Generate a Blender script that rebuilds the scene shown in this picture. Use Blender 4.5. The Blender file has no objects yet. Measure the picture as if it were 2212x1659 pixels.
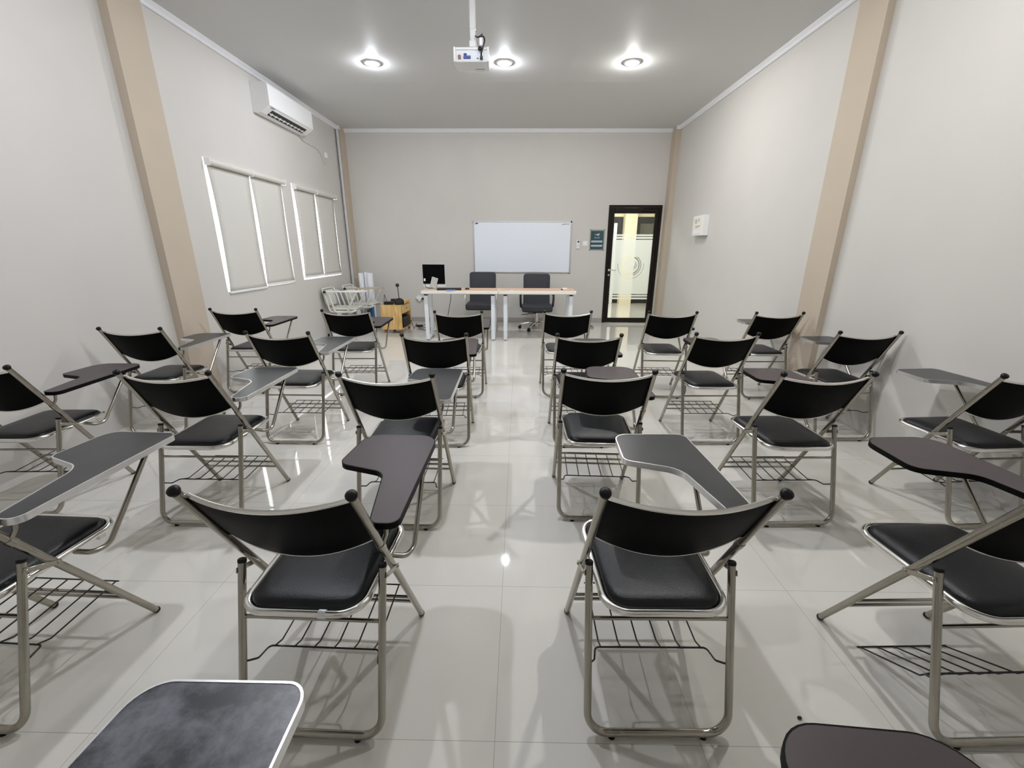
import bpy, math, random
from mathutils import Vector, Matrix
random.seed(7)
S = bpy.context.scene
COL = S.collection
PI = math.pi
V = Vector

# ------------------------------------------------------------------ mesh helpers
class MB:
    def __init__(self):
        self.v = []; self.f = []
    def add(self, vs, fs):
        b = len(self.v)
        self.v += [tuple(p) for p in vs]
        self.f += [tuple(i + b for i in f) for f in fs]
        return self
    def box(self, lo, hi, bev=0.0, M=None):
        lo = [min(a, b) for a, b in zip(lo, hi)]; hi2 = hi
        x0, y0, z0 = lo
        x1, y1, z1 = [max(a, b) for a, b in zip(lo, hi2)]
        b = min(bev, (x1 - x0) * .49, (y1 - y0) * .49, (z1 - z0) * .49)
        if b <= 0:
            vs = [(x0, y0, z0), (x1, y0, z0), (x1, y1, z0), (x0, y1, z0), (x0, y0, z1), (x1, y0, z1), (x1, y1, z1), (x0, y1, z1)]
            fs = [(0, 3, 2, 1), (4, 5, 6, 7), (0, 1, 5, 4), (1, 2, 6, 5), (2, 3, 7, 6), (3, 0, 4, 7)]
        else:
            # chamfered box: 24 verts
            vs = []; idx = {}
            X = (x0, x1); Y = (y0, y1); Z = (z0, z1)
            for i in (0, 1):
                for j in (0, 1):
                    for k in (0, 1):
                        sx, sy, sz = (1 if i == 0 else -1), (1 if j == 0 else -1), (1 if k == 0 else -1)
                        idx[i, j, k, 'x'] = len(vs); vs.append((X[i], Y[j] + sy * b, Z[k] + sz * b))
                        idx[i, j, k, 'y'] = len(vs); vs.append((X[i] + sx * b, Y[j], Z[k] + sz * b))
                        idx[i, j, k, 'z'] = len(vs); vs.append((X[i] + sx * b, Y[j] + sy * b, Z[k]))
            fs = []
            def q(*k): fs.append(tuple(idx[a] for a in k))
            q((0,0,0,'x'),(0,0,1,'x'),(0,1,1,'x'),(0,1,0,'x')); q((1,0,0,'x'),(1,1,0,'x'),(1,1,1,'x'),(1,0,1,'x'))
            q((0,0,0,'y'),(1,0,0,'y'),(1,0,1,'y'),(0,0,1,'y')); q((0,1,0,'y'),(0,1,1,'y'),(1,1,1,'y'),(1,1,0,'y'))
            q((0,0,0,'z'),(0,1,0,'z'),(1,1,0,'z'),(1,0,0,'z')); q((0,0,1,'z'),(1,0,1,'z'),(1,1,1,'z'),(0,1,1,'z'))
            for i in (0, 1):
                for j in (0, 1):
                    q((i,j,0,'x'),(i,j,0,'y'),(i,j,1,'y'),(i,j,1,'x'))
                    q((i,0,j,'x'),(i,0,j,'z'),(i,1,j,'z'),(i,1,j,'x'))
                    q((0,i,j,'y'),(0,i,j,'z'),(1,i,j,'z'),(1,i,j,'y'))
                    for k in (0, 1):
                        q((i,j,k,'x'),(i,j,k,'y'),(i,j,k,'z'))
        if M is not None: vs = [M @ V(p) for p in vs]
        return self.add(vs, fs)
    def tube(self, pts, r, seg=10, closed=False, cap=True):
        pts = [V(p) for p in pts]; n = len(pts)
        rs = r if isinstance(r, (list, tuple)) else [r] * n
        T = []
        for i in range(n):
            if closed: t = (pts[(i + 1) % n] - pts[i]).normalized() + (pts[i] - pts[i - 1]).normalized()
            elif i == 0: t = pts[1] - pts[0]
            elif i == n - 1: t = pts[-1] - pts[-2]
            else: t = (pts[i + 1] - pts[i]).normalized() + (pts[i] - pts[i - 1]).normalized()
            T.append(t.normalized())
        a = V((0, 0, 1)) if abs(T[0].z) < .9 else V((1, 0, 0))
        u = T[0].cross(a).normalized()
        vs = []; fs = []
        for i in range(n):
            if i: u = (u - T[i] * u.dot(T[i])).normalized()
            w = T[i].cross(u)
            for k in range(seg):
                an = 2 * PI * k / seg
                vs.append(pts[i] + (u * math.cos(an) + w * math.sin(an)) * rs[i])
        m = n if closed else n - 1
        for i in range(m):
            j = (i + 1) % n
            for k in range(seg):
                l = (k + 1) % seg
                fs.append((i * seg + k, i * seg + l, j * seg + l, j * seg + k))
        if cap and not closed:
            fs.append(tuple(range(seg))[::-1]); fs.append(tuple((n - 1) * seg + k for k in range(seg)))
        return self.add(vs, fs)
    def lathe(self, prof, M=None, seg=20, capb=True, capt=True):
        vs = []; fs = []
        for r, z in prof:
            for k in range(seg):
                a = 2 * PI * k / seg; vs.append(V((r * math.cos(a), r * math.sin(a), z)))
        for i in range(len(prof) - 1):
            for k in range(seg):
                l = (k + 1) % seg
                fs.append((i * seg + k, i * seg + l, (i + 1) * seg + l, (i + 1) * seg + k))
        if capb: fs.append(tuple(range(seg))[::-1])
        if capt: fs.append(tuple((len(prof) - 1) * seg + k for k in range(seg)))
        if M is not None: vs = [M @ p for p in vs]
        return self.add(vs, fs)
    def sphere(self, c, r, seg=16, rings=10, sc=(1, 1, 1)):
        prof = [(max(1e-4, r * math.sin(PI * i / rings)), -r * math.cos(PI * i / rings)) for i in range(rings + 1)]
        M = Matrix.Translation(V(c)) @ Matrix.Diagonal((*sc, 1))
        return self.lathe(prof, M, seg)
    def prism(self, poly, z0, z1, M=None, bev=0.0):
        n = len(poly)
        loops = [(0, z0), (0, z1)] if bev <= 0 else [(bev, z0), (0, z0 + bev), (0, z1 - bev), (bev, z1)]
        vs = []; fs = []
        for off, z in loops:
            pp = offset(poly, -off) if off else poly
            vs += [V((p[0], p[1], z)) for p in pp]
        for i in range(len(loops) - 1):
            for k in range(n):
                l = (k + 1) % n
                fs.append((i * n + k, i * n + l, (i + 1) * n + l, (i + 1) * n + k))
        fs.append(tuple(range(n))[::-1]); fs.append(tuple((len(loops) - 1) * n + k for k in range(n)))
        if M is not None: vs = [M @ p for p in vs]
        return self.add(vs, fs)
    def ring(self, poly, oin, oout, z0, z1, M=None):
        n = len(poly); a = offset(poly, oin); b = offset(poly, oout)
        vs = [V((p[0], p[1], z0)) for p in a] + [V((p[0], p[1], z0)) for p in b] + [V((p[0], p[1], z1)) for p in b] + [V((p[0], p[1], z1)) for p in a]
        fs = []
        for i in range(4):
            for k in range(n):
                l = (k + 1) % n; j = (i + 1) % 4
                fs.append((i * n + k, i * n + l, j * n + l, j * n + k))
        if M is not None: vs = [M @ p for p in vs]
        return self.add(vs, fs)
    def grid(self, fn, nu, nv):
        vs = [fn(i / nu, j / nv) for i in range(nu + 1) for j in range(nv + 1)]
        fs = [(i * (nv + 1) + j, (i + 1) * (nv + 1) + j, (i + 1) * (nv + 1) + j + 1, i * (nv + 1) + j + 1) for i in range(nu) for j in range(nv)]
        return self.add(vs, fs)
    def build(self, name, mat, parent=None, smooth=True, ang=38):
        me = bpy.data.meshes.new(name)
        me.from_pydata([tuple(p) for p in self.v], [], self.f); me.update()
        import bmesh
        bm = bmesh.new(); bm.from_mesh(me); bmesh.ops.recalc_face_normals(bm, faces=bm.faces); bm.to_mesh(me); bm.free()
        if smooth:
            me.shade_smooth(); me.set_sharp_from_angle(angle=math.radians(ang))
        me.materials.append(mat)
        o = bpy.data.objects.new(name, me); COL.objects.link(o)
        if parent is not None: o.parent = parent
        return o

def offset(poly, d):
    n = len(poly); out = []
    ar = sum(poly[i][0] * poly[(i + 1) % n][1] - poly[(i + 1) % n][0] * poly[i][1] for i in range(n))
    sg = 1 if ar > 0 else -1
    for i in range(n):
        p0, p1, p2 = V(poly[i - 1][:2]), V(poly[i][:2]), V(poly[(i + 1) % n][:2])
        e1 = (p1 - p0).normalized(); e2 = (p2 - p1).normalized()
        n1 = V((e1.y, -e1.x)) * sg; n2 = V((e2.y, -e2.x)) * sg
        m = (n1 + n2); m = m / max(.4, m.dot(n1) if m.length else 1)
        q = p1 + m * d; out.append((q.x, q.y))
    return out

def fillet(pts, rad, n=6, closed=False):
    pts = [V(p) for p in pts]; N = len(pts); out = []
    rr = rad if isinstance(rad, (list, tuple)) else [rad] * N
    for i in range(N):
        if not closed and i in (0, N - 1): out.append(pts[i]); continue
        p, a, b = pts[i], pts[i - 1], pts[(i + 1) % N]
        d1 = (a - p); d2 = (b - p); r = rr[i]
        if r <= 0: out.append(p); continue
        th = d1.angle(d2); t = min(r / math.tan(th / 2), d1.length * .49, d2.length * .49)
        s = p + d1.normalized() * t; e = p + d2.normalized() * t
        rad_ = t * math.tan(th / 2)
        bis = (d1.normalized() + d2.normalized()).normalized()
        c = p + bis * (rad_ / math.sin(th / 2))
        u = (s - c); w = (e - c); om = u.angle(w)
        for k in range(n + 1):
            f = k / n
            out.append(c + (u * math.sin((1 - f) * om) + w * math.sin(f * om)) / math.sin(om))
    return out

def bez(p0, p1, p2, p3, n=14):
    p0, p1, p2, p3 = map(V, (p0, p1, p2, p3)); o = []
    for i in range(n + 1):
        t = i / n; o.append(p0 * (1 - t) ** 3 + p1 * 3 * t * (1 - t) ** 2 + p2 * 3 * t * t * (1 - t) + p3 * t ** 3)
    return o
def smoothpath(pts, n=6):
    pts = [V(p) for p in pts]; o = []
    P = [pts[0] * 2 - pts[1]] + pts + [pts[-1] * 2 - pts[-2]]
    for i in range(1, len(P) - 2):
        for k in range(n):
            t = k / n; a, b, c, d = P[i - 1], P[i], P[i + 1], P[i + 2]
            o.append(.5 * ((2 * b) + (c - a) * t + (2 * a - 5 * b + 4 * c - d) * t * t + (3 * b - a - 3 * c + d) * t ** 3))
    o.append(pts[-1]); return o
def axisM(a, b):
    """matrix: z axis from a to b, origin a"""
    a, b = V(a), V(b); return Matrix.Translation(a) @ (b - a).to_track_quat('Z', 'Y').to_matrix().to_4x4()

def tag(o, label=None, cat=None, group=None, kind=None):
    if label: o['label'] = label
    if cat: o['category'] = cat
    if group: o['group'] = group
    if kind: o['kind'] = kind
    return o
def thing(name, label, cat, loc=(0, 0, 0), rz=0.0, group=None):
    o = bpy.data.objects.new(name, None); COL.objects.link(o)
    o.empty_display_size = .1; o.location = loc; o.rotation_euler = (0, 0, rz)
    return tag(o, label, cat, group)
def struct(name, mb, mat, parent=None, smooth=False):
    o = mb.build(name, mat, parent, smooth)
    if parent is None: o['kind'] = 'structure'
    return o
def copy_tree(o, parent=None):
    c = o.copy(); COL.objects.link(c)
    if parent is not None:
        c.parent = parent; c.matrix_parent_inverse = o.matrix_parent_inverse.copy()
    for ch in list(o.children): copy_tree(ch, c)
    return c

# ------------------------------------------------------------------ materials
def srgb(r, g, b):
    f = lambda c: (c / 255 / 12.92) if c / 255 <= .04045 else ((c / 255 + .055) / 1.055) ** 2.4
    return (f(r), f(g), f(b), 1)
class NT:
    def __init__(self, m): self.t = m.node_tree; self.n = self.t.nodes; self.l = self.t.links
    def node(self, ty, **kw):
        n = self.n.new(ty)
        for k, v in kw.items(): setattr(n, k, v)
        return n
    def link(self, a, b): self.l.new(a, b)
    def math(self, op, a, b=None, c=None):
        n = self.n.new('ShaderNodeMath'); n.operation = op
        for i, x in enumerate((a, b, c)):
            if x is None: continue
            if isinstance(x, (int, float)): n.inputs[i].default_value = x
            else: self.l.new(x, n.inputs[i])
        return n.outputs[0]
    def mix(self, fac, a, b):
        n = self.n.new('ShaderNodeMix'); n.data_type = 'RGBA'
        for s, x in ((n.inputs[0], fac), (n.inputs[6], a), (n.inputs[7], b)):
            if isinstance(x, (int, float)): s.default_value = x
            elif isinstance(x, tuple): s.default_value = x
            else: self.l.new(x, s)
        return n.outputs[2]
def mat(name, col, rough=.5, metal=0.0, spec=.5, noise=0.0, nscale=20, bump=0.0, bscale=80, rvar=0.0, coat=0.0, emit=None, estr=0, sub=None):
    m = bpy.data.materials.new(name); m.use_nodes = True
    nt = NT(m); p = nt.n['Principled BSDF']
    p.inputs['Base Color'].default_value = col; p.inputs['Roughness'].default_value = rough
    p.inputs['Metallic'].default_value = metal; p.inputs['Specular IOR Level'].default_value = spec
    p.inputs['Coat Weight'].default_value = coat; p.inputs['Coat Roughness'].default_value = .05
    tc = nt.node('ShaderNodeTexCoord')
    nz = nt.node('ShaderNodeTexNoise'); nz.inputs['Scale'].default_value = nscale; nz.inputs['Detail'].default_value = 5
    nt.link(tc.outputs['Object'], nz.inputs['Vector'])
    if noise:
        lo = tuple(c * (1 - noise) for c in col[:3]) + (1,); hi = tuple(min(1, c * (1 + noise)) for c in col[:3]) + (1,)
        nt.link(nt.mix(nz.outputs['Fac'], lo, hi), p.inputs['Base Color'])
    if rvar:
        nt.link(nt.math('MULTIPLY_ADD', nz.outputs['Fac'], rvar, rough - rvar * .5), p.inputs['Roughness'])
    if bump:
        n2 = nt.node('ShaderNodeTexNoise'); n2.inputs['Scale'].default_value = bscale; n2.inputs['Detail'].default_value = 6
        nt.link(tc.outputs['Object'], n2.inputs['Vector'])
        b = nt.node('ShaderNodeBump'); b.inputs['Strength'].default_value = bump; b.inputs['Distance'].default_value = .004
        nt.link(n2.outputs['Fac'], b.inputs['Height']); nt.link(b.outputs['Normal'], p.inputs['Normal'])
    if emit:
        p.inputs['Emission Color'].default_value = emit; p.inputs['Emission Strength'].default_value = estr
    return m

M_wall = mat('wall_paint', srgb(206, 203, 198), .75, spec=.2, noise=.03, nscale=2.5, bump=.12, bscale=30)
M_pil = mat('pilaster_paint', srgb(193, 180, 163), .75, spec=.2, noise=.04, nscale=4, bump=.12, bscale=30)
M_ceil = mat('ceiling_paint', srgb(212, 212, 211), .6, spec=.25, noise=.02, nscale=1.5, bump=.25, bscale=3)
# plasterboard joints show faintly in the ceiling
nt = NT(M_ceil); bn = [n for n in nt.n if n.type == 'BUMP'][0]; src = bn.inputs['Height'].links[0].from_socket
tc = nt.node('ShaderNodeTexCoord'); sp = nt.node('ShaderNodeSeparateXYZ'); wz = nt.node('ShaderNodeTexNoise'); wz.inputs['Scale'].default_value = 1.3
nt.link(tc.outputs['Object'], sp.inputs[0]); nt.link(tc.outputs['Object'], wz.inputs['Vector'])
def ridge(o, c, wdt):
    q = nt.math('DIVIDE', nt.math('SUBTRACT', nt.math('MULTIPLY_ADD', wz.outputs['Fac'], .05, o), c + .025), wdt)
    return nt.math('POWER', 2.718, nt.math('MULTIPLY', nt.math('MULTIPLY', q, q), -1.0))
hsum = nt.math('ADD', nt.math('ADD', ridge(sp.outputs[1], 6.15, .05), ridge(sp.outputs[0], .55, .04)), nt.math('ADD', ridge(sp.outputs[0], -.65, .04), ridge(sp.outputs[1], 3.75, .05)))
nt.link(nt.math('MULTIPLY_ADD', hsum, 1.2, src), bn.inputs['Height'])
M_cor = mat('cornice_white', srgb(232, 233, 236), .5, noise=.03)
M_chrome = mat('chrome_tube', (.40, .375, .325, 1), .25, 1.0, noise=.12, nscale=25, rvar=.12)
M_chrome2 = mat('bright_trim', (.80, .785, .75, 1), .2, 1.0)
M_vinyl = mat('black_backrest_vinyl', (.002, .002, .0022, 1), .5, spec=.06, bump=.1, bscale=300)
M_seat = mat('black_seat_vinyl', (.006, .0068, .0085, 1), .37, spec=.3, bump=.18, bscale=260, noise=.25, nscale=30, rvar=.12)
M_rubber = mat('black_rubber', (.004, .004, .0045, 1), .4, spec=.25)
M_wire = mat('black_wire', (.006, .006, .006, 1), .4)
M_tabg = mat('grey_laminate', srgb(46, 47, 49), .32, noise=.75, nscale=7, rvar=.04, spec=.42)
M_tabb = mat('brown_laminate', srgb(64, 54, 56), .42, noise=.08, nscale=40, rvar=.1, spec=.4)
M_alu = mat('aluminium_edge', (.82, .82, .83, 1), .28, 1.0, noise=.06)
M_blackedge = mat('black_edge', (.003, .003, .003, 1), .5, spec=.1)
M_white = mat('white_paint', srgb(236, 236, 236), .4, noise=.02)
M_whitem = mat('white_metal', srgb(228, 232, 238), .35, noise=.02)
M_cream = mat('cream_edge', srgb(238, 234, 224), .4, noise=.03)
M_black = mat('black_plastic', (.007, .007, .0075, 1), .4, noise=.1)
M_dark = mat('dark_plastic', (.02, .02, .022, 1), .45, noise=.1)
M_silver = mat('silver_plastic', srgb(205, 205, 203), .35, metal=.2)
M_fabric = mat('charcoal_upholstery', srgb(62, 63, 68), .7, spec=.3, noise=.1, nscale=60, bump=.15, bscale=300)
M_darkwood = mat('door_dark_aluminium', srgb(22, 14, 10), .3, spec=.3, noise=.2, nscale=8)
M_board = mat('whiteboard_enamel', srgb(232, 238, 247), .25, spec=.5, noise=.01)
M_teal = mat('teal_print', srgb(46, 92, 100), .4, noise=.08)
M_paper = mat('white_paper', srgb(240, 242, 248), .6, noise=.03)
M_paleink = mat('pale_print', srgb(196, 192, 184), .6)
M_paperink = mat('printed_grey', srgb(150, 152, 158), .6)
M_greyink = mat('grey_ink', srgb(165, 170, 178), .6)
M_blueink = mat('blue_plastic', srgb(60, 84, 158), .4)
M_bluecard = mat('blue_folder', srgb(132, 164, 222), .5, noise=.04)
M_bluebox = mat('blue_carton', srgb(36, 110, 170), .5, noise=.06)
M_brownplug = mat('copper_connector', srgb(150, 100, 80), .5)
M_pipe = mat('grey_pipe', srgb(200, 200, 202), .45, noise=.04)
M_blind = mat('blind_fabric', srgb(212, 210, 203), .8, spec=.15, noise=.02, nscale=200, bump=.08, bscale=500)
M_chairplastic = mat('pale_plastic', srgb(214, 214, 206), .45, noise=.03)
M_corr = mat('corridor_cream', srgb(240, 230, 200), .7, noise=.03)
M_skirt = mat('skirting_tile', srgb(170, 163, 156), .25, noise=.08, nscale=6)
M_glassgrey = mat('corridor_pane', srgb(105, 106, 96), .25)

def wood(name, c1, c2, scale=3, rough=.45, axis='X'):
    m = bpy.data.materials.new(name); m.use_nodes = True; nt = NT(m); p = nt.n['Principled BSDF']
    tc = nt.node('ShaderNodeTexCoord'); mp = nt.node('ShaderNodeMapping')
    mp.inputs['Scale'].default_value = {'X': (1, 9, 9), 'Z': (9, 9, 1)}[axis]
    nt.link(tc.outputs['Object'], mp.inputs['Vector'])
    nz = nt.node('ShaderNodeTexNoise'); nz.inputs['Scale'].default_value = scale; nz.inputs['Detail'].default_value = 6; nz.inputs['Distortion'].default_value = .7
    nt.link(mp.outputs['Vector'], nz.inputs['Vector'])
    r = nt.node('ShaderNodeValToRGB'); r.color_ramp.elements[0].position = .32; r.color_ramp.elements[1].position = .68
    r.color_ramp.elements[0].color = c1; r.color_ramp.elements[1].color = c2
    nt.link(nz.outputs['Fac'], r.inputs['Fac']); nt.link(r.outputs['Color'], p.inputs['Base Color'])
    p.inputs['Roughness'].default_value = rough
    return m
M_pine = wood('pine_wood', srgb(204, 164, 98), srgb(238, 202, 138), 3, .5, 'Z')
M_pinedark = wood('pine_foot', srgb(138, 84, 40), srgb(170, 112, 60), 3, .5, 'Z')
M_top = wood('desk_wood', srgb(206, 164, 128), srgb(226, 190, 156), 2.5, .35, 'X')

def floor_mat():
    m = bpy.data.materials.new('polished_tile'); m.use_nodes = True; nt = NT(m); p = nt.n['Principled BSDF']
    tc = nt.node('ShaderNodeTexCoord'); sp = nt.node('ShaderNodeSeparateXYZ'); nt.link(tc.outputs['Object'], sp.inputs[0])
    def line(o, off):
        u = nt.math('DIVIDE', nt.math('SUBTRACT', o, off), .6)
        f = nt.math('FRACT', nt.math('ADD', u, 100))
        d = nt.math('ABSOLUTE', nt.math('SUBTRACT', f, .5))
        return nt.math('GREATER_THAN', d, .5 - .0011 / .6), nt.math('FLOOR', u)
    gx, ix = line(sp.outputs[0], -.06); gy, iy = line(sp.outputs[1], .869)
    g = nt.math('MAXIMUM', gx, gy)
    cmb = nt.node('ShaderNodeCombineXYZ'); nt.link(ix, cmb.inputs[0]); nt.link(iy, cmb.inputs[1])
    wn = nt.node('ShaderNodeTexWhiteNoise'); nt.link(cmb.outputs[0], wn.inputs['Vector'])
    nz = nt.node('ShaderNodeTexNoise'); nz.inputs['Scale'].default_value = 2.2; nz.inputs['Detail'].default_value = 6; nt.link(tc.outputs['Object'], nz.inputs['Vector'])
    c = nt.mix(nz.outputs['Fac'], srgb(207, 204, 197), srgb(216, 213, 206))
    c = nt.mix(nt.math('MULTIPLY', wn.outputs['Value'], .35), c, srgb(208, 205, 197))
    c = nt.mix(nt.math('MULTIPLY', g, .5), c, srgb(120, 116, 108))
    nt.link(c, p.inputs['Base Color'])
    p.inputs['Specular IOR Level'].default_value = .5
    n2 = nt.node('ShaderNodeTexNoise'); n2.inputs['Scale'].default_value = 9; nt.link(tc.outputs['Object'], n2.inputs['Vector'])
    nt.link(nt.math('MULTIPLY_ADD', n2.outputs['Fac'], .03, .02), p.inputs['Roughness'])
    return m
M_floor = floor_mat()

def glass_mat(name, tint=(1, 1, 1, 1), gl=.06):
    m = bpy.data.materials.new(name); m.use_nodes = True; nt = NT(m); nt.n.remove(nt.n['Principled BSDF'])
    out = nt.n['Material Output']
    tr = nt.node('ShaderNodeBsdfTransparent'); tr.inputs[0].default_value = tint
    g = nt.node('ShaderNodeBsdfGlossy'); g.inputs['Roughness'].default_value = .02
    lw = nt.node('ShaderNodeLayerWeight'); fc = nt.math('MULTIPLY_ADD', nt.math('POWER', lw.outputs['Facing'], 4.0), .35, .03)
    mx = nt.node('ShaderNodeMixShader'); nt.link(fc, mx.inputs[0]); nt.link(tr.outputs[0], mx.inputs[1]); nt.link(g.outputs[0], mx.inputs[2])
    nt.link(mx.outputs[0], out.inputs[0]); return m
M_glass = glass_mat('clear_glass', (.93, .95, .94, 1))
M_acryl = glass_mat('acrylic_sheet', (.88, .9, .9, 1))

def film_mat():
    """white frosted film, with the emblem's rings left clear (object coords: x, z in metres about the emblem centre)"""
    m = bpy.data.materials.new('frosted_film'); m.use_nodes = True; nt = NT(m); nt.n.remove(nt.n['Principled BSDF'])
    out = nt.n['Material Output']
    tc = nt.node('ShaderNodeTexCoord'); sp = nt.node('ShaderNodeSeparateXYZ'); nt.link(tc.outputs['Object'], sp.inputs[0])
    x, z = sp.outputs[0], sp.outputs[2]
    r = nt.math('SQRT', nt.math('ADD', nt.math('MULTIPLY', x, x), nt.math('MULTIPLY', z, z)))
    a = nt.math('MULTIPLY', nt.math('ARCTAN2', z, x), 180 / PI)
    def between(v, lo, hi): return nt.math('MULTIPLY', nt.math('GREATER_THAN', v, lo), nt.math('LESS_THAN', v, hi))
    def amul(*k):
        o = k[0]
        for q in k[1:]: o = nt.math('MULTIPLY', o, q)
        return o
    ring1 = between(r, .147, .162)
    ring2 = amul(between(r, .181, .193), between(a, -120, 55))
    dash = nt.math('GREATER_THAN', nt.math('FRACT', nt.math('MULTIPLY', nt.math('ADD', a, 360), .22)), .3)
    text = amul(between(r, .234, .249), dash, nt.math('LESS_THAN', a, 8), .6)
    textl = amul(between(r, .234, .249), dash, nt.math('GREATER_THAN', a, 172), .6)
    lx = nt.math('SUBTRACT', x, .045); lz = nt.math('SUBTRACT', z, .0)
    rl = nt.math('SQRT', nt.math('ADD', nt.math('MULTIPLY', lx, lx), nt.math('MULTIPLY', lz, lz)))
    lx2 = nt.math('SUBTRACT', x, -.01); lz2 = nt.math('SUBTRACT', z, .045)
    rl2 = nt.math('SQRT', nt.math('ADD', nt.math('MULTIPLY', lx2, lx2), nt.math('MULTIPLY', lz2, lz2)))
    leaf = amul(nt.math('LESS_THAN', rl, .075), nt.math('GREATER_THAN', rl2, .085), .3)
    cut = nt.math('MINIMUM', nt.math('ADD', nt.math('ADD', nt.math('ADD', ring1, ring2), nt.math('ADD', text, textl)), leaf), .9)
    tl = nt.node('ShaderNodeBsdfTranslucent'); tl.inputs[0].default_value = (.9, .93, .9, 1)
    df = nt.node('ShaderNodeBsdfDiffuse'); df.inputs[0].default_value = (.86, .88, .86, 1)
    m1 = nt.node('ShaderNodeMixShader'); m1.inputs[0].default_value = .35; nt.link(tl.outputs[0], m1.inputs[1]); nt.link(df.outputs[0], m1.inputs[2])
    tr = nt.node('ShaderNodeBsdfTransparent')
    m0 = nt.node('ShaderNodeMixShader'); m0.inputs[0].default_value = .12; nt.link(m1.outputs[0], m0.inputs[1]); nt.link(tr.outputs[0], m0.inputs[2])
    mx = nt.node('ShaderNodeMixShader'); nt.link(cut, mx.inputs[0]); nt.link(m0.outputs[0], mx.inputs[1]); nt.link(tr.outputs[0], mx.inputs[2])
    nt.link(mx.outputs[0], out.inputs[0]); return m
M_film = film_mat()
def emis(name, col, st):
    m = bpy.data.materials.new(name); m.use_nodes = True; nt = NT(m); nt.n.remove(nt.n['Principled BSDF'])
    e = nt.node('ShaderNodeEmission'); e.inputs[0].default_value = col; e.inputs[1].default_value = st
    nt.link(e.outputs[0], nt.n['Material Output'].inputs[0]); return m

# ------------------------------------------------------------------ room shell
XL, XR, YB, YN, H = -3.13, 2.70, 8.33, -1.0, 3.33
WT = .16
struct('floor', MB().box((XL - WT, YN - WT, -.1), (XR + WT, YB, 0)), M_floor)
struct('ceiling', MB().box((XL - WT, YN - WT, H), (XR + WT, YB + WT, H + .1)), M_ceil)
# left wall with two window openings
W1 = (4.62, 6.06, .915, 2.225); W2 = (6.325, 7.70, .925, 2.215)
mb = MB()
def wseg(y0, y1, z0, z1): mb.box((XL - WT, y0, z0), (XL, y1, z1))
wseg(YN - WT, W1[0], 0, H); wseg(W1[1], W2[0], 0, H); wseg(W2[1], YB + WT, 0, H)
for w in (W1, W2): wseg(w[0], w[1], 0, w[2]); wseg(w[0], w[1], w[3], H)
struct('wall_left', mb, M_wall)
struct('wall_right', MB().box((XR, YN - WT, 0), (XR + WT, YB + WT, H)), M_wall)
struct('wall_near', MB().box((XL, YN - WT, 0), (XR, YN, H)), M_wall)
DX0, DX1, DZ = 1.617, 2.575, 2.125
mb = MB().box((XL, YB, 0), (DX0, YB + WT, H)).box((DX1, YB, 0), (XR, YB + WT, H)).box((DX0, YB, DZ), (DX1, YB + WT, H))
struct('wall_back', mb, M_wall)
# pilasters
struct('trim_1', MB().box((XL, 3.80, 0), (-3.058, 4.14, H)), M_pil)
struct('trim_2', MB().box((2.645, 3.80, 0), (XR, 4.115, H)), M_pil)
struct('trim_3', MB().box((XL, 8.12, 0), (-3.05, YB, H)), M_pil)
struct('trim_4', MB().box((2.612, 8.12, 0), (XR, YB, H)), M_pil)
# cornices: stepped profile
def cornice(name, a, b, inward):
    a, b, iw = V(a), V(b), V(inward)
    prof = [(0, 0), (.022, 0), (.03, .012), (.03, .022), (.048, .038), (.056, .044), (.056, .052), (0, .052)]
    vs = []; n = len(prof)
    for e in (a, b):
        for d, h in prof: vs.append(e + iw * d + V((0, 0, H - .052 + h)))
    fs = [(i, (i + 1) % n, n + (i + 1) % n, n + i) for i in range(n)] + [tuple(range(n))[::-1], tuple(range(n, 2 * n))]
    struct(name, MB().add(vs, fs), M_cor)
cornice('trim_5', (XL, 4.14, 0), (XL, 8.12, 0), (1, 0, 0))
cornice('trim_6', (XR, 4.115, 0), (XR, 8.12, 0), (-1, 0, 0))
cornice('trim_7', (-3.05, YB, 0), (2.612, YB, 0), (0, -1, 0))
cornice('trim_8', (XL, YN, 0), (XL, 3.80, 0), (1, 0, 0))
cornice('trim_9', (XR, YN, 0), (XR, 3.80, 0), (-1, 0, 0))
cornice('trim_10', (XL, 8.12, 0), (-3.05, 8.12, 0), (0, -1, 0))
cornice('trim_11', (2.612, 8.12, 0), (XR, 8.12, 0), (0, -1, 0))
struct('baseboard_back', MB().box((-3.05, YB - .012, 0), (DX0 - .001, YB, .085)), M_skirt)

# ------------------------------------------------------------------ windows and blinds
def window(name, w):
    y0, y1, z0, z1 = w; x0, x1 = XL - WT, XL - WT + .05
    f = MB(); k = .026
    for a, b in (((y0, z0), (y1, z0 + k)), ((y0, z1 - k), (y1, z1)), ((y0, z0 + k), (y0 + k, z1 - k)), ((y1 - k, z0 + k), (y1, z1 - k))):
        f.box((x0, a[0], a[1]), (x1, b[0], b[1]))
    ym = (y0 + y1) / 2; f.box((x0, ym - .03, z0 + k), (x1, ym + .03, z1 - k))
    o = struct(name, f, M_whitem)
    for a, b in ((y0 + k, ym - .03), (ym + .03, y1 - k)):
        MB().box((x0 + .02, a, z0 + k), (x0 + .026, b, z1 - k)).build('window_pane', M_glass, o, False)
window('window_1', W1); window('window_2', W2)

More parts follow.
